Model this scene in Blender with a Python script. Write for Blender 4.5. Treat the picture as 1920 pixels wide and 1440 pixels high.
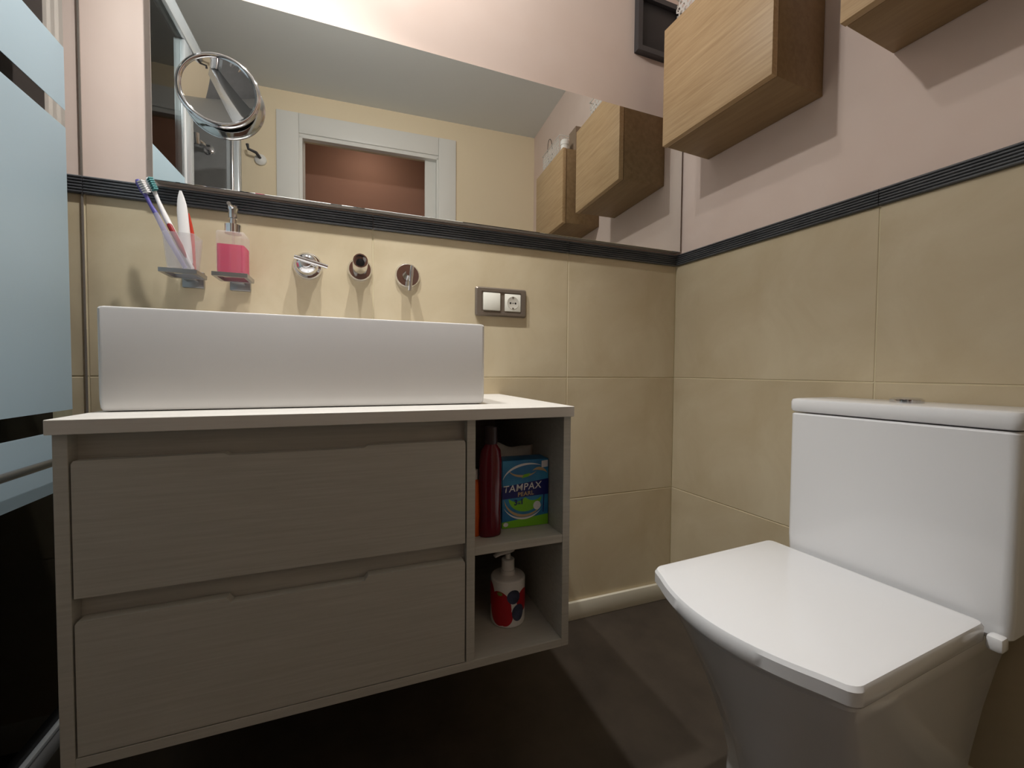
import bpy, bmesh, math, random
from mathutils import Vector, Matrix
random.seed(7)
for o in list(bpy.data.objects): bpy.data.objects.remove(o)
scene = bpy.context.scene
COL = scene.collection
PI = math.pi

# ------------------------------------------------------------------ camera
yaw, pitch, roll, FPX = 0.362867, -0.030772, 0.007859, 774.33
CAM = Vector((-1.0743, -1.1854, 0.8186))
fw = Vector((math.sin(yaw)*math.cos(pitch), math.cos(yaw)*math.cos(pitch), math.sin(pitch)))
r0 = Vector((math.cos(yaw), -math.sin(yaw), 0)); u0 = r0.cross(fw)
rt = math.cos(roll)*r0 + math.sin(roll)*u0
up = -math.sin(roll)*r0 + math.cos(roll)*u0
cd = bpy.data.cameras.new('camera'); cam = bpy.data.objects.new('camera', cd); COL.objects.link(cam)
M = Matrix.Identity(4)
for i, v in enumerate((rt, up, -fw)):
    for j in range(3): M[j][i] = v[j]
M.translation = CAM
cam.matrix_world = M
cd.sensor_width = 36; cd.lens = FPX/1920*36; cd.clip_start = 0.01
scene.camera = cam

# ------------------------------------------------------------------ world, exposure
w = bpy.data.worlds.new('world'); scene.world = w; w.use_nodes = True
bg = w.node_tree.nodes['Background']; bg.inputs[0].default_value = (1, .93, .86, 1); bg.inputs[1].default_value = 0.25
vs = scene.view_settings; vs.view_transform = 'Standard'; vs.look = 'None'; vs.gamma = 1; vs.use_curve_mapping = False
vs.exposure = 0.45
LAMP_W = 15.0       # narrow beam of each mirror lamp
LAMP_SPILL = 11.0   # wide spill of each mirror lamp

# ------------------------------------------------------------------ room measures (metres)
ECC = 0.05386                   # the right wall stands 3 degrees out of square
ROT = PI + ECC                  # local x = out of the right wall, local y = along it, towards the door
H = 2.42
WF = 1.52                       # front wall, measured along the right wall
XS = -1.6272                    # shower screen at the back wall
Z1, Z2, Z3, Z4 = 0.4028, 0.80, 1.1972, 1.2355

# ------------------------------------------------------------------ helpers
def link(name, me, mat=None, parent=None, smooth=False):
    o = bpy.data.objects.new(name, me); COL.objects.link(o)
    if mat is not None: me.materials.append(mat)
    if parent: o.parent = parent
    if smooth:
        for p in me.polygons: p.use_smooth = True
    return o
def from_bm(name, bm, mat, parent=None, smooth=False, angle=None):
    bmesh.ops.recalc_face_normals(bm, faces=bm.faces[:])
    me = bpy.data.meshes.new(name); bm.to_mesh(me); bm.free()
    o = link(name, me, mat, parent, smooth)
    if angle: me.set_sharp_from_angle(angle=angle)
    return o
def root(name, loc=(0, 0, 0), rz=0.0):
    o = bpy.data.objects.new(name, None); COL.objects.link(o); o.location = loc; o.rotation_euler = (0, 0, rz)
    o.empty_display_size = .05
    return o
def tag(o, label, cat, group=None):
    o['label'] = label; o['category'] = cat
    if group: o['group'] = group
    return o
def struct(o): o['kind'] = 'structure'; return o
def bm_box(bm, lo, hi):
    x0, y0, z0 = lo; x1, y1, z1 = hi
    v = [bm.verts.new(p) for p in ((x0,y0,z0),(x1,y0,z0),(x1,y1,z0),(x0,y1,z0),(x0,y0,z1),(x1,y0,z1),(x1,y1,z1),(x0,y1,z1))]
    for f in ((3,2,1,0),(4,5,6,7),(0,1,5,4),(1,2,6,5),(2,3,7,6),(3,0,4,7)): bm.faces.new([v[i] for i in f])
    return v
def box(name, lo, hi, mat, parent=None, bev=0.0, seg=2):
    bm = bmesh.new(); bm_box(bm, lo, hi)
    if bev: bmesh.ops.bevel(bm, geom=bm.edges[:], offset=bev, segments=seg, affect='EDGES', profile=.5)
    return from_bm(name, bm, mat, parent, smooth=bev > 0 and seg > 1, angle=.6 if bev and seg > 1 else None)
def boxes(name, lst, mat, parent=None):
    bm = bmesh.new()
    for lo, hi in lst: bm_box(bm, lo, hi)
    return from_bm(name, bm, mat, parent)
def bm_lathe(bm, prof, seg=32, axis=None, origin=(0,0,0), cap=True):
    """prof: (radius, height) pairs, turned round axis."""
    ax = Vector(axis or (0, 0, 1)).normalized()
    t = Vector((1, 0, 0)) if abs(ax.x) < .9 else Vector((0, 1, 0))
    a = ax.cross(t).normalized(); b = ax.cross(a); o = Vector(origin)
    rings = []
    for r, h in prof:
        if r < 1e-6: rings.append([bm.verts.new(o + ax*h)])
        else: rings.append([bm.verts.new(o + ax*h + (a*math.cos(k*2*PI/seg) + b*math.sin(k*2*PI/seg))*r) for k in range(seg)])
    for A, B in zip(rings, rings[1:]):
        n = max(len(A), len(B))
        for k in range(n):
            q = [A[k % len(A)], A[(k+1) % len(A)], B[(k+1) % len(B)], B[k % len(B)]]
            q = [v for i, v in enumerate(q) if v not in q[:i]]
            if len(q) > 2: bm.faces.new(q)
    if cap:
        for R in (rings[0], rings[-1]):
            if len(R) > 2: bm.faces.new(R)
def lathe(name, prof, mat, parent=None, seg=32, axis=None, origin=(0,0,0), angle=.7, cap=True):
    bm = bmesh.new(); bm_lathe(bm, prof, seg, axis, origin, cap)
    return from_bm(name, bm, mat, parent, True, angle)
def bm_tube(bm, pts, rad, seg=10, flat=1.0):
    pts = [Vector(p) for p in pts]; n = len(pts)
    rads = rad if isinstance(rad, (list, tuple)) else [rad]*n
    rings = []; prev = None
    for i, p in enumerate(pts):
        d = (pts[min(i+1, n-1)] - pts[max(i-1, 0)]).normalized()
        if prev is None:
            t = Vector((0, 1, 0)) if abs(d.y) < .9 else Vector((1, 0, 0))
            a = d.cross(t).normalized()
        else: a = (prev - d*prev.dot(d)).normalized()
        prev = a; b = d.cross(a)
        rings.append([bm.verts.new(p + (a*math.cos(k*2*PI/seg) + b*math.sin(k*2*PI/seg)*flat)*rads[i]) for k in range(seg)])
    for A, B in zip(rings, rings[1:]):
        for k in range(seg): bm.faces.new((A[k], A[(k+1) % seg], B[(k+1) % seg], B[k]))
    bm.faces.new(rings[0]); bm.faces.new(rings[-1])
def tube(name, pts, rad, mat, parent=None, seg=10, flat=1.0):
    bm = bmesh.new(); bm_tube(bm, pts, rad, seg, flat)
    return from_bm(name, bm, mat, parent, True, .9)
def rrect(x0, x1, y0, y1, r, n=5):
    out = []
    for cx, cy, a0 in ((x1-r, y1-r, 0), (x0+r, y1-r, PI/2), (x0+r, y0+r, PI), (x1-r, y0+r, 1.5*PI)):
        for k in range(n+1):
            a = a0 + k*PI/2/n; out.append((cx + r*math.cos(a), cy + r*math.sin(a)))
    return out
def loft(name, secs, mat, parent=None, caps=(True, True), angle=.6, closed=False):
    """secs: list of rings of 3-D points, all of one length."""
    bm = bmesh.new(); R = [[bm.verts.new(p) for p in s] for s in secs]; n = len(R[0])
    for A, B in zip(R, R[1:]):
        for k in range(n): bm.faces.new((A[k], A[(k+1) % n], B[(k+1) % n], B[k]))
    if caps[0]: bm.faces.new(R[0])
    if caps[1]: bm.faces.new(R[-1])
    return from_bm(name, bm, mat, parent, True, angle)
def flat_poly(name, pts, mat, parent=None):
    bm = bmesh.new(); bm.faces.new([bm.verts.new(p) for p in pts])
    me = bpy.data.meshes.new(name); bm.to_mesh(me); bm.free()
    return link(name, me, mat, parent)
def text(name, body, size, mat, parent, origin, ux, uy, shear=0.0, bold=0.0, sx=1.0):
    cu = bpy.data.curves.new(name, 'FONT'); cu.body = body; cu.size = size; cu.align_x = 'CENTER'; cu.align_y = 'CENTER'
    cu.shear = shear; cu.offset = bold; cu.resolution_u = 3; cu.space_character = 1.07
    t = bpy.data.objects.new('tmp', cu); COL.objects.link(t)
    dg = bpy.context.evaluated_depsgraph_get(); me = bpy.data.meshes.new_from_object(t.evaluated_get(dg))
    bpy.data.objects.remove(t)
    X, Y = Vector(ux), Vector(uy)
    for v in me.vertices: v.co = Vector(origin) + X*v.co.x*sx + Y*v.co.y
    me.name = name; me.materials.clear()
    return link(name, me, mat, parent)

# ------------------------------------------------------------------ materials
def srgb(r, g, b):
    f = lambda c: (c/255/12.92 if c <= 10 else ((c/255+.055)/1.055)**2.4)
    return (f(r), f(g), f(b), 1)
def mat(name, col, rough=.5, metal=0.0, spec=.5, **kw):
    m = bpy.data.materials.new(name); m.use_nodes = True
    b = m.node_tree.nodes['Principled BSDF']
    b.inputs['Base Color'].default_value = col; b.inputs['Roughness'].default_value = rough
    b.inputs['Metallic'].default_value = metal; b.inputs['Specular IOR Level'].default_value = spec
    for k, v in kw.items(): b.inputs[k.replace('_', ' ')].default_value = v
    return m
def noisy(m, c1, c2, scale=(5, 5, 5), detail=4, bump=0.0, lo=.35, hi=.65, kind='noise', bdist=.002, rough_n=.6, distort=0.0):
    nt = m.node_tree; n = nt.nodes; b = n['Principled BSDF']
    tc = n.new('ShaderNodeTexCoord'); mp = n.new('ShaderNodeMapping'); mp.inputs['Scale'].default_value = scale
    nt.links.new(tc.outputs['Object'], mp.inputs[0])
    t = n.new('ShaderNodeTexNoise'); t.inputs['Scale'].default_value = 1; t.inputs['Detail'].default_value = detail
    t.inputs['Roughness'].default_value = rough_n; t.inputs['Distortion'].default_value = distort
    nt.links.new(mp.outputs[0], t.inputs['Vector'])
    cr = n.new('ShaderNodeValToRGB'); cr.color_ramp.elements[0].position = lo; cr.color_ramp.elements[1].position = hi
    cr.color_ramp.elements[0].color = c1; cr.color_ramp.elements[1].color = c2
    nt.links.new(t.outputs['Fac'], cr.inputs[0]); nt.links.new(cr.outputs[0], b.inputs['Base Color'])
    if bump:
        bp = n.new('ShaderNodeBump'); bp.inputs['Strength'].default_value = bump; bp.inputs['Distance'].default_value = bdist
        nt.links.new(t.outputs['Fac'], bp.inputs['Height']); nt.links.new(bp.outputs[0], b.inputs['Normal'])
    return m
def glassy(name, tint, rough=0.0, gloss=1.0):
    """thin clear pane: fresnel-weighted gloss over plain transparency"""
    m = bpy.data.materials.new(name); m.use_nodes = True; nt = m.node_tree; n = nt.nodes; n.clear()
    out = n.new('ShaderNodeOutputMaterial'); tr = n.new('ShaderNodeBsdfTransparent'); gl = n.new('ShaderNodeBsdfGlossy')
    fr = n.new('ShaderNodeFresnel'); mx = n.new('ShaderNodeMixShader'); fr.inputs['IOR'].default_value = 1.27
    tr.inputs[0].default_value = tint; gl.inputs['Roughness'].default_value = rough; gl.inputs[0].default_value = (gloss, gloss, gloss, 1)
    nt.links.new(fr.outputs[0], mx.inputs[0]); nt.links.new(tr.outputs[0], mx.inputs[1]); nt.links.new(gl.outputs[0], mx.inputs[2])
    nt.links.new(mx.outputs[0], out.inputs[0]); return m
def film(name, col, trans=.45, clear=0.0, gloss=.08, rough=.35, trcol=None):
    """frosted sheet: diffuse + translucent (+ some clear see-through) with a dull sheen"""
    m = bpy.data.materials.new(name); m.use_nodes = True; nt = m.node_tree; n = nt.nodes; n.clear()
    out = n.new('ShaderNodeOutputMaterial'); d = n.new('ShaderNodeBsdfDiffuse'); t = n.new('ShaderNodeBsdfTranslucent')
    d.inputs[0].default_value = col; t.inputs[0].default_value = col
    mx = n.new('ShaderNodeMixShader'); mx.inputs[0].default_value = trans
    nt.links.new(d.outputs[0], mx.inputs[1]); nt.links.new(t.outputs[0], mx.inputs[2])
    tr = n.new('ShaderNodeBsdfTransparent'); tr.inputs[0].default_value = trcol or (1, 1, 1, 1)
    m2 = n.new('ShaderNodeMixShader'); m2.inputs[0].default_value = clear
    nt.links.new(mx.outputs[0], m2.inputs[1]); nt.links.new(tr.outputs[0], m2.inputs[2])
    g = n.new('ShaderNodeBsdfGlossy'); g.inputs['Roughness'].default_value = rough
    m3 = n.new('ShaderNodeMixShader'); m3.inputs[0].default_value = gloss
    nt.links.new(m2.outputs[0], m3.inputs[1]); nt.links.new(g.outputs[0], m3.inputs[2]); nt.links.new(m3.outputs[0], out.inputs[0])
    return m
def emit(name, col, s):
    m = bpy.data.materials.new(name); m.use_nodes = True; nt = m.node_tree; nt.nodes.clear()
    e = nt.nodes.new('ShaderNodeEmission'); o = nt.nodes.new('ShaderNodeOutputMaterial')
    e.inputs[0].default_value = col; e.inputs[1].default_value = s; nt.links.new(e.outputs[0], o.inputs[0]); return m

M_paint = noisy(mat('pink_cream_paint', srgb(226, 206, 194), .75, spec=.25), srgb(224, 203, 191), srgb(229, 210, 199), (3, 3, 3), 3, .08, bdist=.001)
M_paint2 = mat('warm_cream_paint', srgb(238, 222, 192), .75, spec=.25)
M_tile = noisy(mat('sand_tile', srgb(206, 190, 160), .42, spec=.35), srgb(196, 179, 147), srgb(212, 198, 169), (4.5, 4.5, 4.5), 8, .05, .3, .7, bdist=.001, distort=.6)
M_grout = mat('grout', srgb(214, 202, 170), .9, spec=.1)
M_graytile = noisy(mat('grey_shower_tile', srgb(150, 150, 150), .35), srgb(132, 132, 132), srgb(152, 153, 154), (3, 3, 3), 6)
M_trim = noisy(mat('charcoal_trim', srgb(84, 86, 90), .33, spec=.5), srgb(74, 76, 80), srgb(94, 96, 100), (9, 9, 60), 5)
M_ceil = mat('ceiling_grey', srgb(222, 224, 222), .9, spec=.1)
M_floor = noisy(mat('brown_floor_tile', srgb(68, 60, 52), .5, spec=.3), srgb(61, 53, 46), srgb(75, 66, 57), (6, 6, 6), 6)
M_white = mat('white_lacquer', srgb(232, 231, 226), .35)
M_base = mat('baseboard_white', srgb(225, 218, 200), .5)
M_cer = mat('white_ceramic', srgb(234, 234, 235), .12, spec=.5)
M_basin = mat('white_basin_ceramic', srgb(226, 224, 223), .22, spec=.5)
M_chrome = mat('chrome', (.78, .78, .80, 1), .08, 1.0)
M_steel = mat('brushed_steel', (.42, .42, .43, 1), .32, 1.0)
M_alu = mat('pale_aluminium', (.66, .70, .73, 1), .25, .6)
M_mirror = mat('mirror_silver', (.84, .86, .84, 1), .0, 1.0)
M_magni = mat('magnifier_silver', (.85, .86, .86, 1), .0, 1.0)
M_mback = mat('mirror_backing', srgb(172, 162, 152), .6)
M_dark = mat('dark_gap', srgb(22, 20, 19), .8)
M_vanity = noisy(mat('grey_beige_wood', srgb(188, 186, 176), .5, spec=.3), srgb(181, 178, 168), srgb(196, 193, 184), (7, 60, 190), 6, .04, .3, .7, bdist=.0004, distort=.4)
M_counter = noisy(mat('worktop_laminate', srgb(222, 218, 210), .4, spec=.35), srgb(214, 209, 201), srgb(228, 224, 217), (4, 60, 60), 6, .05, .3, .7, bdist=.0005)
M_oak = noisy(mat('oak_veneer', srgb(190, 160, 120), .45, spec=.3), srgb(172, 142, 104), srgb(196, 167, 128), (120, 7, 150), 6, .1, .3, .7, bdist=.0005, distort=.5)
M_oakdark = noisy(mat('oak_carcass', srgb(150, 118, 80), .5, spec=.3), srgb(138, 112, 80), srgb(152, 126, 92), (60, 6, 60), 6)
M_pane = glassy('clear_glass', (.90, .95, .95, 1))
M_film = film('frosted_blue_film', (.57, .70, .77, 1), .30, .08, .05, .3, (.75, .82, .85, 1))
M_seal = mat('grey_silicone', srgb(120, 112, 104), .6)
M_darkgrey = mat('graphite_plastic', srgb(62, 60, 62), .4)
M_black = mat('black_plastic', srgb(30, 28, 30), .45)
M_plate = mat('bronze_grey_plate', srgb(128, 117, 106), .38, .5)
M_switch = mat('ivory_plastic', srgb(240, 238, 226), .35)
M_hole = mat('socket_hole', srgb(25, 22, 20), .7)
M_sockgrey = mat('socket_cup', srgb(205, 200, 188), .45)
M_brown = mat('brown_hall_paint', srgb(160, 120, 103), .8, spec=.1)
M_frost = film('frosted_glass', (.86, .84, .88, 1), .5, .78, .08, .15)
M_clearp = film('clear_acrylic', (.93, .90, .90, 1), .5, .84, .08, .08)
M_pink = film('pink_soap', (.80, .055, .20, 1), .40, .06, .06, .1, (.95, .2, .4, 1))
M_violet = mat('violet_plastic', srgb(92, 84, 160), .3)
M_lilac = film('clear_lilac_plastic', (.62, .60, .80, 1), .5, .30, .1, .1)
M_wplas = mat('white_plastic', srgb(236, 234, 232), .35)
M_red = mat('red_plastic', srgb(150, 28, 30), .35)
M_orangered = mat('orange_red_plastic', srgb(200, 62, 40), .4)
M_teal = mat('teal_bristle', srgb(70, 140, 140), .6)
M_orange = mat('orange_plastic', srgb(214, 96, 28), .4)
M_wine = mat('dark_red_plastic', srgb(96, 8, 28), .18)
M_winecap = mat('wine_cap', srgb(44, 26, 30), .4)
M_bag = noisy(mat('crinkled_paper', srgb(215, 212, 204), .6), srgb(205, 202, 194), srgb(225, 222, 214), (14, 14, 14), 5, .5, bdist=.01)
M_bblue = noisy(mat('box_blue', srgb(34, 132, 190), .3), srgb(28, 112, 176), srgb(64, 158, 206), (12, 12, 12), 3)
M_bnavy = mat('box_navy', srgb(24, 32, 116), .3)
M_bgreen = mat('box_green', srgb(126, 200, 44), .3)
M_bwhite = mat('box_white_print', srgb(238, 240, 244), .35)
M_bgold = mat('box_gold_print', srgb(196, 172, 132), .35)
M_berry = mat('raspberry_print', srgb(176, 18, 34), .35)
M_blueb = noisy(mat('blueberry_print', srgb(38, 40, 62), .35), srgb(30, 32, 52), srgb(70, 76, 104), (30, 30, 30), 3)
M_leaf = mat('leaf_print', srgb(120, 140, 60), .4)
M_lattice = film('clear_lattice_plastic', (.92, .90, .86, 1), .4, .25, .12, .2)
M_wire = mat('dark_wire', srgb(70, 60, 52), .4, .6)
M_jar = mat('white_jar', srgb(240, 238, 232), .4)
M_kraft = mat('brown_carton', srgb(140, 120, 100), .7)
M_tray = mat('shower_tray', srgb(96, 96, 96), .5)
M_lamp = mat('lamp_nickel', (.6, .6, .6, 1), .3, 1.0)
M_hallfill = emit('hall_fill_glow', (1, .93, .84, 1), 5)  # glow of the unseen fill lamp added in the hallway
M_bulb = emit('bulb_glow', (1, .93, .84, 1), 20)

# ------------------------------------------------------------------ setting: floor, ceiling, walls
XL = -2.40
struct(box('floor', (XL-.1, -2.9, -.1), (.5, .1, 0), M_floor))
struct(box('ceiling', (XL-.1, -2.9, H), (.5, .1, H+.1), M_ceil))
G = .0012
def tile_mesh(wd, ht, th=.006):
    bm = bmesh.new(); bm_box(bm, (0, 0, 0), (wd, th, ht))
    bmesh.ops.bevel(bm, geom=[e for e in bm.edges if all(abs(v.co.y) < 1e-6 for v in e.verts)], offset=.0011, segments=1, affect='EDGES')
    bmesh.ops.recalc_face_normals(bm, faces=bm.faces[:])
    me = bpy.data.meshes.new('tile'); bm.to_mesh(me); bm.free(); me.materials.append(M_tile); return me
_tm = {}
def lay_tiles(parent, us, zs):
    """tiles whose glazed face lies at local y=0, the grout bed behind it"""
    for a, b in zip(us, us[1:]):
        for c, d in zip(zs, zs[1:]):
            k = (round(b-a, 4), round(d-c, 4))
            if k not in _tm: _tm[k] = tile_mesh(b-a-2*G, d-c-2*G)
            o = bpy.data.objects.new('tile', _tm[k]); COL.objects.link(o); o.parent = parent; o.location = (a+G, 0, c+G)
rows = [0, Z1, Z2, Z3]
wb = struct(box('wall_back', (XL, .0014, 0), (.1, .10, H), M_grout))
lay_tiles(wb, [-1.665, -1.6245, -1.0286, -.4346, 0], rows)
box('plaster', (-1.665, 0, Z3), (0, .006, H), M_paint, wb)
box('shower_tiling', (XL, 0, 0), (-1.665, .006, H), M_graytile, wb)
# right wall: local frame with x along the wall (negative = towards the door), y out through the wall
wr = root('wall_right', (0, 0, 0), ECC - PI/2)      # local x = along the wall away from the corner, local y = through the wall
# local x axis = (cos(ECC-90), sin(ECC-90)) = (sin ECC, -cos ECC): along the wall; local y = (cos ECC, sin ECC): outwards
struct(wr)
box('grout_bed', (-.02, .0014, 0), (2.9, .10, H), M_grout, wr)
lay_tiles(wr, [0.0, .599, 1.198, WF], rows)
box('plaster', (0, 0, Z3), (WF, .006, H), M_paint, wr)
wl = struct(box('wall_left', (XL-.1, -1.75, 0), (XL, .0, H), M_graytile))
# front wall: frame at (wall_right frame) x = WF ; built in the right-wall frame (d, s, z) = local (x, y, z) with ROT
DL, DR, DT = 1.459, .654, 2.19      # door opening
wf = struct(root('wall_front', (0, 0, 0), ROT))
box('plaster', (-.02, WF, Z3), (DR, WF+.10, H), M_paint2, wf)
box('plaster', (DL, WF, Z3), (1.752, WF+.10, H), M_paint2, wf)
for a, b in ((-.02, .543), (.543, DR), (DL, 1.574), (1.574, 1.752)):
    for c, d in zip(rows, rows[1:]): box('tile', (a+G, WF, c+G), (b-G, WF+.10, d-G), M_tile, wf, .001, 1)
box('plaster', (DR, WF, DT), (DL, WF+.10, H), M_paint2, wf)
box('shower_tiling', (1.752, WF, 0), (2.7, WF+.10, H), M_graytile, wf)
# hallway beyond the door
hall = struct(root('wall_hall', (0, 0, 0), ROT))
box('plaster', (-.6, WF+.52, 0), (3.0, WF+.57, H), M_brown, hall)
# ribbed charcoal listello, in pieces like the tiles
def ribbed(L):
    prof = [(.006, 0), (-.006, 0)]
    n = 6; hgt = Z4 - Z3; step = hgt/n
    for k in range(n):
        z0 = k*step
        prof += [(-.0070, z0 + step*.10), (-.0085, z0 + step*.30), (-.0085, z0 + step*.55), (-.0060, z0 + step*.88), (-.0042, z0 + step*1.0 - (0 if k < n-1 else .0005))]
    prof += [(.006, hgt)]
    bm = bmesh.new()
    A = [bm.verts.new((0, y, z)) for y, z in prof]; B = [bm.verts.new((L, y, z)) for y, z in prof]; m = len(prof)
    for k in range(m): bm.faces.new((A[k], A[(k+1) % m], B[(k+1) % m], B[k]))
    bm.faces.new(A); bm.faces.new(B[::-1]); bmesh.ops.recalc_face_normals(bm, faces=bm.faces[:])
    me = bpy.data.meshes.new('ribbed_strip'); bm.to_mesh(me); bm.free(); me.materials.append(M_trim); return me
t1 = struct(root('trim_1'))
for a, b in zip([-1.665, -1.6245, -1.0286, -.4346], [-1.6245, -1.0286, -.4346, -.006]):
    o = bpy.data.objects.new('ribbed_strip', ribbed(b-a-.0016)); COL.objects.link(o); o.parent = t1; o.location = (a+.0008, 0, Z3)
t2 = struct(root('trim_2', (0, 0, 0), ECC - PI/2))
for a, b in zip([.0, .599, 1.198], [.599, 1.198, WF]):
    o = bpy.data.objects.new('ribbed_strip', ribbed(b-a-.0016)); COL.objects.link(o); o.parent = t2; o.location = (a+.0008, 0, Z3)
# baseboards
bb = struct(box('baseboard_back', (XS+.05, -.012, 0), (-.002, 0, .060), M_base, None, .003))
br = struct(box('baseboard_right', (.014, -.012, 0), (WF, 0, .060), M_base, None, .003)); br.rotation_euler = (0, 0, ECC-PI/2)
# door: casing, jambs and the edge of the sliding leaf
dr = struct(root('door_1', (0, 0, 0), ROT))
box('casing', (DL, WF-.014, 0), (1.574, WF, 2.302), M_white, dr, .0015)
box('casing', (.543, WF-.014, 0), (DR, WF, 2.302), M_white, dr, .0015)
box('casing', (DR+.001, WF-.013, DT), (DL-.001, WF, 2.302), M_white, dr, .0015)
box('jamb', (DL-.018, WF-.002, 0), (DL, WF+.035, DT-.012), M_white, dr)
box('jamb', (DR, WF-.002, 0), (DR+.012, WF+.035, DT-.012), M_white, dr)
box('jamb', (DR, WF-.002, DT-.022), (DL, WF+.035, DT), M_white, dr)
box('jamb', (DL-.016, WF+.066, 0), (DL, WF+.105, DT), M_white, dr)
box('jamb', (DR, WF+.066, 0), (DR+.012, WF+.105, DT), M_white, dr)
box('track', (DR, WF+.036, DT-.004), (DL, WF+.065, DT+.04), M_dark, dr)
box('sliding_leaf', (.60, WF+.038, .008), (.735, WF+.063, DT-.012), M_white, dr, .001)
# ------------------------------------------------------------------ shower: tray, screen
dirv = Vector((.02, -1.0)).normalized(); SA = math.atan2(dirv.y, dirv.x)    # local x runs along the screen
tray = tag(root('shower_tray', (XS, -.002, 0), SA), 'dark grey raised shower tray behind the frosted glass screen', 'shower tray')
box('basin', (.004, -.70, .0), (1.45, -.04, .07), M_tray, tray, .006)
box('kerb', (.004, -.035, 0), (1.50, .035, .118), M_tray, tray, .004)
box('edge_profile', (.006, -.012, .1185), (1.50, .012, .128), M_alu, tray, .002)
scr = tag(root('shower_screen', (XS, -.002, 0), SA), 'glass shower screen with pale blue frosted bands beside the vanity', 'shower screen')
gp_ = box('glass_pane', (.062, -.003, .129), (.60, .003, 1.926), M_pane, scr)
for z0, z1 in ((.576, .694), (.733, 1.305), (1.340, 1.464)):
    box('frosted_band', (.0625, .0032, z0), (.586, .0038, z1), M_film, gp_)
box('edge_seal', (.076, -.014, .135), (.084, -.004, 1.926), M_seal, scr)
box('wall_seal', (.000, -.0015, .129), (.0030, .0015, 1.926), M_seal, scr)
box('end_profile', (.588, -.014, .129), (.655, .010, 1.926), M_alu, scr, .003)
box('top_rail', (.0, -.024, 1.926), (1.245, .014, 1.986), M_alu, scr, .003)
bar = tube('towel_bar', [(.068, .034, .646), (.56, .034, .646)], .0072, M_steel, scr, 14)
for x in (.36, .53): lathe('bar_mount', [(.009, 0), (.009, .030)], M_steel, bar, 14, (0, 1, 0), (x, .004, .646))
post = box('door_post', (1.205, -.040, .129), (1.245, .014, 1.926), M_alu, scr, .006)
tube('bead', [(1.200, -.013, .14), (1.200, -.013, 1.92)], .008, M_chrome, post, 14)

# ------------------------------------------------------------------ wall mirror
wm = tag(root('wall_mirror', (-.751, 0, 1.2405)), 'long rectangular frameless mirror above the dark ribbed strip', 'mirror')
MX = .744
box('backing', (-MX+.002, -.0220, .0), (MX-.002, -.0005, .4445), M_mback, wm)
box('mirror_glass', (-MX, -.0265, -.0), (MX, -.0222, .4445), M_mirror, wm, .0008, 1)
# magnifying mirror on suction mount
mg = tag(root('magnifying_mirror', (-1.361, -.0268, 1.450)), 'round chrome magnifying mirror stuck to the large wall mirror', 'mirror')
Rm = .083
lathe('suction_base', [(.0, 0), (.030, .0), (.030, .004), (.020, .009), (.0, .009)], M_chrome, mg, 32, (0, -1, 0))
lathe('back_shell', [(.0, .009), (.055, .010), (.070, .013), (Rm-.004, .018), (Rm-.004, .020), (.0, .0205)], M_chrome, mg, 64, (0, -1, 0))
ring = []
bm = bmesh.new()
prof = [(Rm-.0065 + .0065*math.cos(a), .0245 + .0065*math.sin(a)) for a in [k*2*PI/14 for k in range(14)]]
prof.append(prof[0]); bm_lathe(bm, prof, 72, (0, -1, 0), cap=False); bmesh.ops.remove_doubles(bm, verts=bm.verts[:], dist=1e-6)
from_bm('rim', bm, M_chrome, mg, True)
RC = .52
gp = [(r, .0270 - (math.sqrt(RC*RC - r*r) - math.sqrt(RC*RC - (Rm-.011)**2))) for r in [0] + [(Rm-.011)*k/10 for k in range(1, 11)]]
o = lathe('magnifying_glass', gp, M_magni, mg, 64, (0, -1, 0), cap=False, angle=None)
# ------------------------------------------------------------------ extractor fan
ef = tag(root('extractor_fan', (-.100, 0, 1.984)), 'dark graphite square extractor fan on the back wall by the corner', 'fan')
fo, fi = .095, .078
boxes('frame', [((-fo, -.022, -fo), (fo, 0, -fi)), ((-fo, -.022, fi), (fo, 0, fo)), ((-fo, -.022, -fi), (-fi, 0, fi)), ((fi, -.022, -fi), (fo, 0, fi))], M_darkgrey, ef)
box('cover', (-fi+.002, -.012, -fi+.002), (fi-.002, -.001, fi-.002), M_black, ef, .002)

# ------------------------------------------------------------------ vanity
VX0, VX1, VY, VZ0, VZ1 = -1.4565, -.6665, -.4494, .2575, .7285
van = tag(root('vanity_unit', (0, 0, 0)), 'grey beige wooden wall hung vanity with two drawers and open shelves', 'vanity')
T = .0160; DVL = -.8823; DVR = -.8662
box('side_panel', (VX0, VY, VZ0), (VX0+T, -.001, VZ1), M_vanity, van, .0006, 1)
box('side_panel', (VX1-T, VY, VZ0), (VX1, -.001, VZ1), M_vanity, van, .0006, 1)
box('divider', (DVL, VY, VZ0+T), (DVR, -.012, VZ1), M_vanity, van, .0006, 1)
box('bottom_panel', (VX0+T, VY, VZ0), (VX1-T, -.001, VZ0+T), M_vanity, van, .0006, 1)
box('shelf', (DVR, VY+.001, .4725), (VX1-T, -.012, .4885), M_vanity, van, .0006, 1)
box('back_panel', (VX0+T, -.011, VZ0+T), (VX1-T, -.001, VZ1-.02), M_vanity, van)
box('grip_rail', (VX0+T, VY+.022, .655), (DVL, VY+.038, VZ1), M_vanity, van)
box('grip_rail', (VX0+T, VY+.022, .440), (DVL, VY+.038, .520), M_vanity, van)
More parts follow.
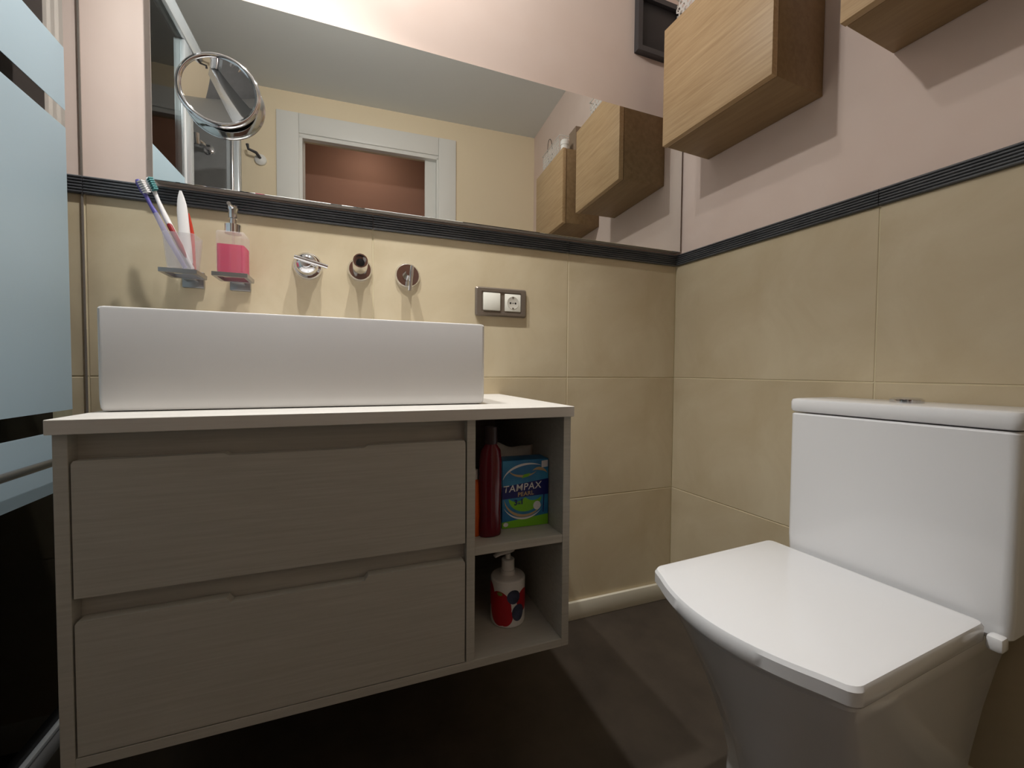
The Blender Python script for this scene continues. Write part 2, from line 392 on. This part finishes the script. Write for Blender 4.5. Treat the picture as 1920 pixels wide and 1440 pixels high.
def drawer(z0, z1, nd):
    x0, x1 = VX0+T+.0028, DVL-.0028; n0, n1 = -1.2542, -1.0612
    ch = .0045
    pts = [(x0, z0), (x1, z0), (x1, z1-ch), (x1-ch*.6, z1), (n1+.006, z1), (n1, z1-nd), (n0, z1-nd), (n0-.006, z1), (x0+ch*.6, z1), (x0, z1-ch)]
    bm = bmesh.new()
    A = [bm.verts.new((x, VY, z)) for x, z in pts]; B = [bm.verts.new((x, VY+.018, z)) for x, z in pts]; m = len(pts)
    bm.faces.new(A); bm.faces.new(B[::-1])
    for k in range(m): bm.faces.new((A[k], A[(k+1) % m], B[(k+1) % m], B[k]))
    d = from_bm('drawer', bm, M_vanity, van)
    boxes('drawer_box', [((x0+.012, VY+.04, z0+.012), (x0+.024, -.03, z0+.12)), ((x1-.024, VY+.04, z0+.012), (x1-.012, -.03, z0+.12)), ((x0+.024, VY+.04, z0+.012), (x1-.024, -.03, z0+.024))], M_dark, d)
drawer(.4998, .6910, .0035); drawer(VZ0+T+.0022, .4672, .0080)
ct = tag(box('worktop', (-1.4585, -.4614, .7292), (-.6655, -.001, .7496), M_counter, None, .0007, 1), 'thin light laminate worktop lying on the vanity under the basin', 'worktop')
# basin
bs = root('basin', (0, 0, .7500)); tag(bs, 'white rectangular ceramic vessel basin standing on the vanity worktop', 'basin')
bx0, bx1, by0, by1, bh = -1.4488, -.8215, -.3600, -.0040, .1655
def ring3(x0, x1, y0, y1, r, z, n=6): return [(x, y, z) for x, y in rrect(x0, x1, y0, y1, r, n)]
i = .012
secs = [ring3(bx0+.010, bx1-.010, by0+.010, by1-.010, .006, .0), ring3(bx0+.0035, bx1-.0035, by0+.0035, by1-.0035, .007, .0015), ring3(bx0+.001, bx1-.001, by0+.001, by1-.001, .008, .006),
        ring3(bx0, bx1, by0, by1, .008, .02), ring3(bx0, bx1, by0, by1, .008, bh-.004), ring3(bx0+.0012, bx1-.0012, by0+.0012, by1-.0012, .008, bh-.0012), ring3(bx0+.004, bx1-.004, by0+.004, by1-.004, .008, bh),
        ring3(bx0+i-.003, bx1-i+.003, by0+i-.003, by1-i+.003, .010, bh), ring3(bx0+i, bx1-i, by0+i, by1-i, .012, bh-.004), ring3(bx0+i+.004, bx1-i-.004, by0+i+.004, by1-i-.004, .02, .055), ring3(bx0+.06, bx1-.06, by0+.05, by1-.05, .03, .032)]
loft('bowl', secs, M_basin, bs, angle=.5)
lathe('drain', [(0, .0), (.022, .0), (.022, .004), (0, .006)], M_chrome, bs, 24, (0, 0, 1), (-1.135, -.18, .0325))

# ------------------------------------------------------------------ wall tap: two handles and spout
tap = tag(root('wall_tap', (-1.0615, 0, 1.083)), 'chrome wall mounted tap of two handles and spout above the basin', 'tap')
def flange(parent, o, r): lathe('flange', [(.0, .0), (r, .0), (r, .004), (r-.004, .009), (.0, .009)], M_chrome, parent, 40, (0, -1, 0), o)
o1 = Vector((-1.187+1.0615, 0, 0)); o2 = Vector((0, 0, .003)); o3 = Vector((-.9376+1.0615, 0, -.002))
h1 = lathe('handle', [(.0, .009), (.0265, .009), (.0262, .032), (.021, .040), (.012, .043), (.012, .052), (0, .052)], M_chrome, tap, 36, (0, -1, 0), o1)
flange(h1, o1, .035)
lathe('collar', [(.0, .009), (.030, .009), (.030, .014), (.0, .014)], M_chrome, h1, 36, (0, -1, 0), o1)
tube('lever', [o1 + Vector((-.024, -.055, .009)), o1 + Vector((.050, -.055, -.009))], .0052, M_chrome, h1, 16)
spt = lathe('spout', [(.0, .005), (.0178, .005), (.0178, .108), (.0168, .1105), (.0140, .1105), (.0138, .085), (0, .085)], M_chrome, tap, 36, (0, -1, -.02), o2, cap=False)
flange(spt, o2, .031)
lathe('aerator', [(.0, .092), (.0095, .092), (.0105, .086), (0, .086)], M_darkgrey, spt, 24, (0, -1, -.02), o2)
h2 = lathe('handle', [(.0, .009), (.014, .009), (.012, .030), (.010, .050), (0, .050)], M_chrome, tap, 30, (0, -1, 0), o3)
flange(h2, o3, .034)
tube('lever', [o3 + Vector((.006, -.053, .016)), o3 + Vector((.000, -.053, -.050))], .0048, M_chrome, h2, 16)

# ------------------------------------------------------------------ switch and socket plate
sw = tag(root('switch_plate', (-.663, 0, 1.025)), 'bronze grey double plate with ivory switch and socket on tiles', 'switch')
px, pz = .0805, .0425
loft('frame', [[(x, 0, z) for x, z in rrect(-px, px, -pz, pz, .006)], [(x, -.006, z) for x, z in rrect(-px, px, -pz, pz, .006)], [(x, -.0105, z) for x, z in rrect(-px+.004, px-.004, -pz+.004, pz-.004, .005)],
               [(x, -.0105, z) for x, z in rrect(-px+.017, px-.017, -pz+.012, pz-.012, .003)], [(x, -.0075, z) for x, z in rrect(-px+.0185, px-.0185, -pz+.0135, pz-.0135, .002)]], M_plate, sw, angle=.4)
box('rocker', (-.058, -.0135, -.026), (-.005, -.007, .026), M_switch, sw, .002)
box('socket_face', (.010, -.0115, -.026), (.061, -.007, .026), M_switch, sw, .0015)
sc = lathe('socket_cup', [(0, .0117), (.0165, .0117), (.0185, .0122), (.0190, .0117)], M_sockgrey, sw, 32, (0, -1, 0), (.0355, 0, 0), cap=False)
for dx in (-.008, .008): lathe('pin_hole', [(0, .0119), (.0030, .0119)], M_hole, sc, 12, (0, -1, 0), (.0355+dx, 0, -.001), cap=False)
lathe('pin_hole', [(0, .0119), (.0018, .0119)], M_hole, sc, 10, (0, -1, 0), (.0355, 0, -.001), cap=False)
for dz in (.0165, -.0165): box('earth_clip', (.033, -.0128, dz-.002), (.038, -.0116, dz+.002), M_plate, sc)

# ------------------------------------------------------------------ holders, cup and soap dispenser
def holder(cx, label):
    h = tag(root('wall_holder', (cx, 0, 1.0)), label, 'holder', 'square holders on the tiles')
    box('wall_plate', (-.0215, -.010, .008), (.0215, 0, .046), M_steel, h, .002)
    box('arm', (-.012, -.036, .022), (.012, -.009, .030), M_steel, h, .001)
    o_, i_, z0, z1 = .034, .026, .024, .033
    boxes('support_frame', [((-o_, -.100, z0), (o_, -.092, z1)), ((-o_, -.040, z0), (o_, -.032, z1)), ((-o_, -.092, z0), (-i_, -.040, z1)), ((i_, -.092, z0), (o_, -.040, z1))], M_steel, h)
    return h
CUPX, SOAPX = -1.4285, -1.3340
holder(CUPX, 'square steel wall holder carrying the frosted toothbrush tumbler')
holder(SOAPX, 'square steel wall holder carrying the pink soap dispenser')
cup = tag(root('tumbler', (CUPX, -.066, 1.033)), 'square frosted tumbler holding toothbrushes in its wall holder', 'tumbler')
def sq(hw, z, r=.006): return [(x, y, z) for x, y in rrect(-hw, hw, -hw, hw, r, 4)]
loft('beaker', [sq(.0235, .0005), sq(.0240, .004), sq(.0295, .078), sq(.0288, .0785), sq(.0280, .078), sq(.0225, .006)], M_frost, cup, angle=.5)
soap = tag(root('soap_dispenser', (SOAPX, -.066, 1.033)), 'square clear soap dispenser half full of pink liquid with chrome pump', 'soap dispenser')
loft('bottle', [sq(.0265, .0), sq(.0278, .002), sq(.0278, .090), sq(.0260, .093), sq(.014, .094), sq(.0135, .094)], M_clearp, soap, angle=.5)
loft('liquid', [sq(.0262, .003, .005), sq(.0262, .0640, .005)], M_pink, soap, angle=.5)
tube('dip_tube', [(0, 0, .010), (0, 0, .095)], .003, M_clearp, soap, 10)
pm = lathe('pump', [(0, .0945), (.0165, .0945), (.0165, .114), (.007, .115), (.0062, .128), (.0085, .129), (.0085, .147), (.0105, .150), (.0105, .156), (0, .157)], M_chrome, soap, 28)
tube('nozzle', [(0, .0, .1525), (0, -.020, .1535), (0, -.034, .1515)], [.0050, .0045, .0040], M_chrome, pm, 12)
# brushes and tube: points are relative to the tumbler
def brush(label, pts, rads, mats, head_dir, bristle, grip=None):
    b = tag(root('toothbrush', (CUPX, -.066, 1.033)), label, 'toothbrush')
    P = [Vector(p) for p in pts]
    tube('handle', P[:3], rads[:3], mats[0], b, 12)
    tube('neck', P[2:5], rads[2:5], mats[1], b, 12)
    a, c = P[4], P[5]; tube('head', [a, a*.7+c*.3, a*.2+c*.8, c], [rads[4], rads[5], rads[5], rads[5]*.55], mats[1], b, 12, .55)
    bm = bmesh.new(); hd = Vector(head_dir).normalized()
    for k in range(6):
        t = .12 + k*.14; q = a*(1-t) + c*t; s = hd.cross((c-a).normalized()).normalized()
        for sgn in (-.0028, 0, .0028): bm_tube(bm, [q + s*sgn, q + s*sgn + hd*.0115], .0017, 6)
    from_bm('bristles', bm, bristle, b, True, .8)
    if grip: tube('grip', [P[0]*(1-t) + P[1]*t + Vector((0, -.0022, 0)) for t in grip], [.002, .0052, .0052, .002], mats[2], b, 10, .8)
    return b
brush('clear and violet toothbrush leaning left out of the tumbler', [(.0075, -.013, .006), (-.0215, -.0145, .066), (-.0429, -.014, .1167), (-.0509, -.014, .1320), (-.0600, -.014, .1530), (-.0740, -.013, .1830)], [.0042, .0056, .0048, .0038, .0038, .0062], [M_lilac, M_violet], (.80, -.45, .25), M_wplas)
brush('white toothbrush with dark red grip and teal bristles in the tumbler', [(.0165, .000, .0075), (-.0300, .000, .1130), (-.0370, .0, .1310), (-.0430, .0, .1480), (-.0490, .001, .1650), (-.0620, .003, .1960)], [.0040, .0060, .0050, .0040, .0040, .0064], [M_wplas, M_wplas, M_red], (.55, -.72, .30), M_teal, (.14, .45, .85, 1.0))
tb = tag(root('toothpaste_tube', (CUPX, -.066, 1.033)), 'white toothpaste tube standing crimp up in the tumbler', 'tube')
def tsec(cx, cz, w_, d_): return [(cx + w_*math.cos(k*PI/8), .010 + d_*math.sin(k*PI/8), cz) for k in range(16)]
loft('body', [tsec(.002, .022, .0125, .0115), tsec(.0008, .060, .0115, .0110), tsec(-.0006, .088, .0108, .0090), tsec(-.0035, .130, .0104, .0055), tsec(-.0045, .150, .0090, .0035), tsec(-.0058, .166, .0062, .0018), tsec(-.0066, .180, .0022, .0006)], M_wplas, tb, angle=.8)
lathe('cap', [(0, 0), (.009, 0), (.010, .012), (.007, .0145), (0, .0145)], M_wplas, tb, 20, (0, 0, 1), (.003, .010, .0075))
rc = tag(root('toothbrush', (CUPX, -.066, 1.033)), 'orange red brush handle standing behind the toothpaste tube', 'toothbrush')
loft('handle', [[(.014 + x, .018 + y, .008) for x, y in rrect(-.004, .004, -.003, .003, .002, 3)], [(.0115 + x, .0185 + y, .090) for x, y in rrect(-.0045, .0035, -.003, .003, .002, 3)], [(.0085 + x, .018 + y, .112) for x, y in rrect(-.003, .003, -.003, .003, .002, 3)], [(.0055 + x, .017 + y, .134) for x, y in rrect(-.0015, .0015, -.002, .002, .001, 3)]], M_orangered, rc)

# ------------------------------------------------------------------ contents of the open shelves
SZ = .4888
ob = tag(root('bottle', (-.8510, -.3880, SZ)), 'small orange bottle squeezed against the vanity divider', 'bottle')
lathe('body', [(0, 0), (.0130, 0), (.0135, .003), (.0135, .104), (.010, .110), (.007, .113), (0, .113)], M_orange, ob, 28)
lathe('cap', [(0, .113), (.008, .113), (.0075, .132), (0, .133)], M_wplas, ob, 20)
rb = tag(root('bottle', (-.8215, -.4020, SZ)), 'tall dark red bottle with black cap on the upper shelf', 'bottle')
def oval(a, b, z): return [(a*math.cos(k*PI/14), b*math.sin(k*PI/14), z) for k in range(28)]
loft('body', [oval(.021, .012, 0), oval(.0225, .0140, .003), oval(.0228, .0145, .020), oval(.0215, .0135, .05), oval(.0235, .0145, .10), oval(.0235, .0145, .150), oval(.0205, .0135, .172), oval(.0125, .0115, .183), oval(.0118, .0112, .185)], M_wine, rb, angle=1.0)
lathe('cap', [(0, .1852), (.0132, .1852), (.0138, .190), (.0125, .219), (0, .221)], M_winecap, rb, 24)
# sanitary box with its print
BW, BH, BD = .1045, .1425, .048
tx = tag(root('carton_box', (-.7370, -.3835, SZ), -.035), 'blue and green printed carton standing on the upper shelf', 'box')
cb = box('carton', (-BW/2, 0, 0), (BW/2, BD, BH), M_bblue, tx, .0006, 1)
FY = -.0003
def fp(name, pts, m, lay=0, parent=None): return flat_poly(name, [(x, FY - lay*.0002, z) for x, z in pts], m, parent or cb)
hw = BW/2
fp('green_band', [(-hw, .0005), (hw, .0005), (hw, .0235), (-hw, .0135)], M_bgreen)
fp('navy_band', [(-hw, .062), (hw, .066), (hw, .100), (-hw, .088)], M_bnavy)
def arc(cx, cz, rx, rz, a0, a1, n, wid):
    A = [(cx + rx*math.cos(a0+(a1-a0)*k/n), cz + rz*math.sin(a0+(a1-a0)*k/n)) for k in range(n+1)]
    B = [(cx + (rx-wid*math.sin(PI*k/n))*math.cos(a0+(a1-a0)*k/n), cz + (rz-wid*math.sin(PI*k/n))*math.sin(a0+(a1-a0)*k/n)) for k in range(n+1)]
    return A + B[::-1]
def arcp(name, m, lay, *a):
    pts = arc(*a); n = len(pts)//2; bm = bmesh.new()
    V = [bm.verts.new((x, FY - lay*.0002, z)) for x, z in pts]
    for k in range(n-1):
        q = [V[k], V[k+1], V[-k-2], V[-k-1]]
        bm.faces.new(q)
    me = bpy.data.meshes.new(name); bm.to_mesh(me); bm.free(); return link(name, me, m, cb)
arcp('green_bowl', M_bgreen, 1, -.001, .0625, .037, .030, PI*1.0, PI*2.0, 16, .030)
arcp('swoosh', M_bgold, 2, -.003, .064, .045, .043, PI*1.02, PI*1.86, 18, .006)
arcp('swoosh', M_bwhite, 2, -.004, .066, .050, .050, PI*1.15, PI*1.80, 18, .004)
arcp('swoosh', M_bwhite, 2, .004, .096, .056, .040, PI*.30, PI*.95, 18, .005)
arcp('swoosh', M_bgold, 2, -.006, .128, .034, .022, PI*1.08, PI*1.85, 16, .005)
arcp('swoosh', M_bgold, 2, .030, .100, .022, .026, PI*.15, PI*.75, 12, .007)
fp('leaf', [(-.010, .104), (.006, .107), (.010, .114), (-.004, .112)], M_bgreen, 3)
fp('tag', [(hw-.0165, .124), (hw-.002, .1255), (hw-.002, .140), (hw-.0165, .1385)], M_bwhite, 3)
fp('seal', [(.026 + .0085*math.cos(k*PI/9), .0435 + .0095*math.sin(k*PI/9)) for k in range(18)], M_bwhite, 3)
fp('applicator', [(.0395, .028), (.0415, .028), (.0445, .091), (.0415, .091)], M_bnavy, 2)
fp('seal', [(-.044 + .0055*math.cos(k*PI/9), .0085 + .0045*math.sin(k*PI/9)) for k in range(18)], M_bwhite, 3)
ux = Vector((1, 0, .06)).normalized()
text('lettering', 'TAMPAX', .0205, M_bwhite, cb, (-.008, FY-.0008, .0845), ux, (0, 0, 1), .1, .0002, 1.02)
text('lettering', 'PEARL', .0125, M_bgold, cb, (.000, FY-.0008, .0705), ux, (0, 0, 1), .0, .0003)
text('lettering', '3', .0160, M_bnavy, cb, (-.022, FY-.0008, .0530), ux, (0, 0, 1), .0, .0005)
text('lettering', 'in', .0070, M_bnavy, cb, (-.0145, FY-.0008, .0515), ux, (0, 0, 1), .0, .0003)
text('lettering', '1', .0160, M_bnavy, cb, (-.0085, FY-.0008, .0540), ux, (0, 0, 1), .0, .0005)
pk = root('cotton_packet', (-.737, -.295, SZ)); tag(pk, 'crumpled pale packet standing behind the blue carton', 'packet')
bm = bmesh.new(); nx, nz = 16, 16; grid = []
for side in (-1, 1):
    g = []
    for a in range(nx+1):
        row = []
        for b in range(nz+1):
            u, v = a/nx, b/nz
            th = .026*min(1, 4.5*u*(1-u))*min(1, 4.5*v*(1-v)+.05) + .0015 + .002*math.sin(9*u+5*v*side)*math.sin(PI*v)*math.sin(PI*u)
            zt = .159 + .006*math.sin(6.0*u+.6) + .003*math.sin(11*u)
            row.append(bm.verts.new(((u-.5)*(.098+.010*v), side*th, v*zt)))
        g.append(row)
    grid.append(g)
    for a in range(nx):
        for b in range(nz): bm.faces.new((g[a][b], g[a+1][b], g[a+1][b+1], g[a][b+1]))
g0, g1 = grid
loop = [(a, 0) for a in range(nx)] + [(nx, b) for b in range(nz)] + [(a, nz) for a in range(nx, 0, -1)] + [(0, b) for b in range(nz, 0, -1)]
for k in range(len(loop)):
    (a, b), (c, d) = loop[k], loop[(k+1) % len(loop)]
    bm.faces.new((g0[a][b], g0[c][d], g1[c][d], g1[a][b]))
from_bm('wrapper', bm, M_bag, pk, True)
# pump bottle on the lower shelf
pb = tag(root('pump_bottle', (-.7625, -.3480, VZ0+T+.0003)), 'white pump bottle printed with red berries on the lower shelf', 'bottle')
R_ = .0375
body = lathe('body', [(0, 0), (R_-.004, 0), (R_-.001, .002), (R_, .006), (R_, .0965), (R_-.0012, .0990), (R_-.0035, .1003), (.0165, .1030), (.0150, .1045), (.0150, .112), (0, .112)], M_wplas, pb, 48, angle=.32)
lathe('collar', [(0, .1122), (.0140, .1122), (.0140, .134), (.0125, .1355), (.006, .136), (.0055, .146), (0, .146)], M_wplas, pb, 28)
hd = Vector((-.97, -.24, 0)).normalized()
tube('spout', [Vector((0, 0, .1520)) - hd*.013, Vector((0, 0, .1535)) - hd*.006, hd*.008 + Vector((0, 0, .1530)), hd*.024 + Vector((0, 0, .1515)), hd*.035 + Vector((0, 0, .1480))], [.0040, .0060, .0058, .0045, .0032], M_wplas, pb, 16, 1.6)
def wrapfan(name, m, ac, zc, da, dz, lift=.0005, n=28):
    """flat print wrapped round the bottle"""
    bm = bmesh.new(); q = lambda a, z, l: (math.cos(a)*(R_+l), math.sin(a)*(R_+l), z)
    rings = [[bm.verts.new(q(ac, zc, lift))]]
    for rr in (.2, .4, .6, .8, 1.0):
        rings.append([bm.verts.new(q(ac + da*rr*math.cos(k*2*PI/n), zc + dz*rr*math.sin(k*2*PI/n), lift)) for k in range(n)])
    for k in range(n):
        bm.faces.new((rings[0][0], rings[1][k], rings[1][(k+1) % n]))
        for A, B in zip(rings[1:], rings[2:]): bm.faces.new((A[k], B[k], B[(k+1) % n], A[(k+1) % n]))
    return from_bm(name, bm, m, body, True)
AF = math.atan2(-.8374, -.3118)            # the side of the bottle that faces the room
wrapfan('berry_print', M_berry, AF-.50, .042, .72, .037)
wrapfan('berry_print', M_berry, AF-1.25, .066, .42, .026, .0007)
wrapfan('berry_print', M_berry, AF-.15, .026, .45, .020, .0009)
wrapfan('berry_print', M_berry, AF+1.05, .055, .52, .024)
wrapfan('blueberry_print', M_blueb, AF+.34, .068, .38, .0150, .0012)
wrapfan('blueberry_print', M_blueb, AF+.62, .033, .38, .0180, .0014)
wrapfan('leaf_print', M_leaf, AF-.45, .074, .16, .004, .0014)

# ------------------------------------------------------------------ toilet (local x = out of the wall, y = along the wall)
wc = tag(root('toilet', (0, 0, 0), ROT), 'white square close coupled toilet with closed lid by the right wall', 'toilet')
S0, S1 = .519, .867
def rr3(d0, d1, s0, s1, r, z, n=5): return [(x, y, z) for x, y in rrect(d0, d1, s0, s1, r, n)]
loft('cistern', [rr3(.012, .160, S0+.008, S1-.008, .014, .395), rr3(.010, .168, S0+.002, S1-.002, .014, .402), rr3(.010, .170, S0, S1, .014, .45), rr3(.010, .170, S0, S1, .014, .7265), rr3(.014, .166, S0+.004, S1-.004, .012, .7305)], M_cer, wc, angle=.5)
loft('cistern_lid', [rr3(.012, .167, S0+.003, S1-.003, .012, .7325), rr3(.009, .1705, S0-.0005, S1+.0005, .014, .7345), rr3(.008, .1720, S0-.002, S1+.002, .014, .740), rr3(.008, .1720, S0-.002, S1+.002, .014, .755), rr3(.010, .1695, S0, S1, .013, .7605), rr3(.016, .163, S0+.006, S1-.006, .012, .7625)], M_cer, wc, angle=.5)
lathe('flush_button', [(0, .7625), (.026, .7625), (.026, .7690), (.022, .7725), (0, .7730)], M_chrome, wc, 36, (0, 0, 1), (.085, (S0+S1)/2, 0))
def seat_outline(d0, d1, s0, s1, bulge, r, z, n=26):
    """straight back and sides, front bowed outwards with rounded corners"""
    cy = (s0+s1)/2; hw_ = (s1-s0)/2; pts = []
    rb_ = min(.012, r)
    for cx, c2, a0 in ((d0+rb_, s1-rb_, PI/2), (d0+rb_, s0+rb_, PI)):
        for k in range(4): a = a0 + k*PI/2/3; pts.append((cx + rb_*math.cos(a), c2 + rb_*math.sin(a), z))
    # front: s0 corner to s1 corner
    fr = []
    for k in range(n+1):
        t = -1 + 2*k/n
        fr.append((d1 + bulge*(1 - t*t), cy + t*(hw_ - r)))
    corner0 = [(d1 - r + r*math.sin(a), s0 + r - r*math.cos(a)) for a in [k*PI/2/5*.75 for k in range(5)]]
    corner1 = [(x, 2*cy - y) for x, y in corner0[::-1]]
    for x, y in corner0 + fr[1:-1] + corner1: pts.append((x, y, z))
    return pts
L0, L1 = .487, .843
def so(ins, z, back=.180): return seat_outline(back+ins, .546-ins, L0+ins, L1-ins, .044, .024, z)
loft('seat_lid', [so(.007, .3945), so(.002, .3960), so(.0, .4000), so(.0, .4185), so(.003, .4245), so(.010, .4264)], M_cer, wc, angle=.5)
loft('seat_ring', [so(.016, .3885, .19), so(.012, .3895, .19), so(.012, .3930, .19), so(.016, .3940, .19)], M_cer, wc, angle=.5)
for s in (S0+.045, S1-.008): box('hinge', (.172, s-.014, .3885), (.196, s+.006, .412), M_cer, wc, .005)
def bo(d0, d1, s0, s1, bulge, r, z): return seat_outline(d0, d1, s0, s1, bulge, r, z)
C0 = .666
loft('bowl', [bo(.07, .410, C0-.127, C0+.127, .034, .05, .0), bo(.07, .410, C0-.127, C0+.127, .034, .05, .012), bo(.07, .408, C0-.126, C0+.126, .034, .05, .05), bo(.06, .428, C0-.131, C0+.131, .036, .05, .13), bo(.045, .460, C0-.140, C0+.140, .039, .045, .22),
              bo(.03, .494, C0-.151, C0+.151, .041, .036, .30), bo(.02, .520, C0-.161, C0+.161, .042, .028, .355), bo(.02, .530, C0-.166, C0+.166, .042, .025, .380), bo(.022, .528, C0-.164, C0+.164, .042, .025, .3865), bo(.03, .515, C0-.152, C0+.152, .042, .025, .3882)], M_cer, wc, angle=.6)

# ------------------------------------------------------------------ oak wall cabinets (local x = out of the wall, y = along it)
def cabinet(s0, s1, z0, z1, D, label):
    c = tag(root('wall_cabinet', (0, 0, 0), ROT), label, 'cabinet')
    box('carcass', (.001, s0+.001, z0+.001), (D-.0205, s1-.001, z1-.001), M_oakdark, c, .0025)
    box('door', (D-.0185, s0, z0), (D, s1, z1), M_oak, c, .0012)
    return c
cabinet(.129, .473, 1.512, 1.860, .196, 'oak wall cabinet hanging nearest the long mirror')
cabinet(.612, .956, 1.520, 1.868, .196, 'oak wall cabinet hanging above the toilet cistern')
def hexpanel(u0, u1, v0, v1, place, cell=.0105):
    bm = bmesh.new(); row = 0; v = v0
    while v <= v1:
        u = u0 + (cell*.866 if row % 2 else 0)
        while u <= u1:
            A = []; B = []
            for k in range(6):
                a = PI/6 + k*PI/3
                A.append(bm.verts.new(place(u + cell*math.cos(a), v + cell*math.sin(a)))); B.append(bm.verts.new(place(u + cell*.60*math.cos(a), v + cell*.60*math.sin(a))))
            for k in range(6): bm.faces.new((A[k], A[(k+1) % 6], B[(k+1) % 6], B[k]))
            u += cell*1.732
        v += cell*1.5; row += 1
    bmesh.ops.remove_doubles(bm, verts=bm.verts[:], dist=.0006)
    ret = bmesh.ops.solidify(bm, geom=bm.faces[:], thickness=.0015)
    return bm
def basket(s0, s1, d0, d1, z0, h, label):
    k = tag(root('lattice_basket', (0, 0, 0), ROT), label, 'basket')
    box('base', (d0-.001, s0-.001, z0), (d1+.001, s1+.001, z0+.003), M_lattice, k)
    c = .0105
    for d in (d0, d1): from_bm('lattice_panel', hexpanel(s0+c, s1-c, z0+.015, z0+h-c, lambda u, v, d=d: (d, u, v)), M_lattice, k)
    for s in (s0, s1): from_bm('lattice_panel', hexpanel(d0+c, d1-c, z0+.015, z0+h-c, lambda u, v, s=s: (u, s, v)), M_lattice, k)
    r = .0025
    tube('rim', [(d0, s0, z0+h), (d1, s0, z0+h), (d1, s1, z0+h), (d0, s1, z0+h), (d0, s0, z0+h)], r, M_lattice, k, 8)
    return k
basket(.150, .400, .030, .172, 1.8603, .085, 'clear honeycomb plastic basket on the cabinet nearest the mirror')
basket(.705, .930, .030, .172, 1.8683, .110, 'clear honeycomb plastic basket on the cabinet above the cistern')
jr = tag(root('jar', (0, 0, 0), ROT), 'small white lidded jar on the cabinet above the cistern', 'jar')
lathe('pot', [(0, 1.8685), (.018, 1.8685), (.019, 1.872), (.019, 1.900), (0, 1.900)], M_jar, jr, 28, (0, 0, 1), (.168, .655, 0))
lathe('lid', [(0, 1.9005), (.021, 1.9005), (.021, 1.918), (.018, 1.924), (0, 1.925)], M_jar, jr, 28, (0, 0, 1), (.168, .655, 0))
ctn = tag(root('carton_box', (0, 0, 0), ROT), 'brown carton standing on the cabinet above the cistern beside the basket', 'box')
box('carton', (.040, .625, 1.8683), (.125, .698, 1.985), M_kraft, ctn, .001, 1)
box('flap', (.042, .627, 1.9852), (.123, .696, 1.9870), M_kraft, ctn)
lp = tag(root('wire_loop', (0, 0, 0), ROT), 'thin dark wire loop standing up from the basket above the cistern', 'wire')
tube('loop', [(.150 + .004*math.sin(a), .880 + .030*math.cos(a)*1.0, 1.990 + .060*math.sin(a)) for a in [k*2*PI/28 for k in range(29)]], .0016, M_wire, lp, 8)
tube('stem', [(.150, .880, 1.930), (.150, .878, 1.872)], .0016, M_wire, lp, 8)

# ------------------------------------------------------------------ things on the front wall, seen in the mirror
hk = tag(root('robe_hook', (0, 0, 0), ROT), 'white round robe hook with dark prong beside the door casing', 'hook')
lathe('rose', [(0, 0), (.030, 0), (.030, .012), (.022, .020), (0, .022)], M_white, hk, 32, (0, -1, 0), (1.655, WF, 2.005))
tube('prong', [(1.655, WF-.018, 2.010), (1.665, WF-.055, 2.020), (1.700, WF-.065, 2.030), (1.705, WF-.066, 2.055)], [.008, .008, .007, .008], M_darkgrey, hk, 12)
hr = tag(root('shower_bracket', (0, 0, 0), ROT), 'chrome shower bracket on the grey tiles inside the shower', 'bracket')
lathe('rose', [(0, 0), (.026, 0), (.026, .008), (.018, .014), (0, .014)], M_chrome, hr, 32, (0, -1, 0), (1.905, WF, 2.020))
tube('arm', [(1.905, WF-.010, 2.020), (1.905, WF-.060, 2.020), (1.925, WF-.085, 2.028)], [.012, .012, .010], M_chrome, hr, 16)
lathe('cradle', [(0, -.026), (.017, -.026), (.020, .026), (0, .026)], M_chrome, hr, 24, (0, -.3, 1), (1.932, WF-.095, 2.030))
tube('knob', [(1.880, WF-.058, 2.020), (1.930, WF-.058, 2.020)], .010, M_chrome, hr, 14)

# ------------------------------------------------------------------ mirror lamps above the frame: the light of the room
def lamp(x, kb, ks, ang0, bl0, label):
    L = tag(root('mirror_lamp', (x, 0, 2.20)), label, 'lamp', 'spot lamps on the wall above the mirror')
    lathe('rose', [(0, 0), (.040, 0), (.040, .016), (.034, .022), (0, .022)], M_lamp, L, 36, (0, -1, 0))
    tube('arm', [(0, -.018, .0), (0, -.29, .0), (0, -.347, -.004), (0, -.360, -.020)], .008, M_lamp, L, 14)
    lathe('shade', [(.012, -.016), (.034, -.022), (.040, -.060), (.038, -.060), (.032, -.025), (.010, -.020)], M_lamp, L, 36, (0, 0, 1), (0, -.360, 0), cap=False)
    lathe('bulb', [(0, -.026), (.024, -.028), (.027, -.045), (.020, -.056), (0, -.060)], M_bulb, L, 28, (0, 0, 1), (0, -.360, 0))
    for nm, e, ang, bl in (('beam', LAMP_W*kb, ang0, bl0), ('spill', LAMP_SPILL*ks, 0, 0)):
        ld = bpy.data.lights.new('lamp_'+nm, 'SPOT' if ang else 'POINT'); ld.energy = e; ld.color = (1, .993, .975); ld.shadow_soft_size = .018
        if ang: ld.spot_size = math.radians(ang); ld.spot_blend = bl
        lo = bpy.data.objects.new('lamp_'+nm, ld); COL.objects.link(lo); lo.parent = L; lo.location = (0, -.360, -.082)
lamp(-1.22, 1.25, .90, 104, .65, 'nickel spot lamp on the wall above the tumbler and soap dispenser')
lamp(-.90, 2.0, .22, 82, 1.0, 'nickel spot lamp on the wall above the right tap handle')
# unseen lamp added to brighten the brown hallway wall
hl = tag(root('hall_fill_lamp', (-1.0, -1.84, H)), 'unseen round ceiling lamp added to light the hallway beyond the door', 'lamp')
lathe('base', [(0, 0), (.11, 0), (.11, .02), (0, .02)], M_white, hl, 36, (0, 0, -1))
lathe('diffuser', [(0, .02), (.10, .02), (.098, .05), (.07, .07), (0, .078)], M_hallfill, hl, 36, (0, 0, -1))
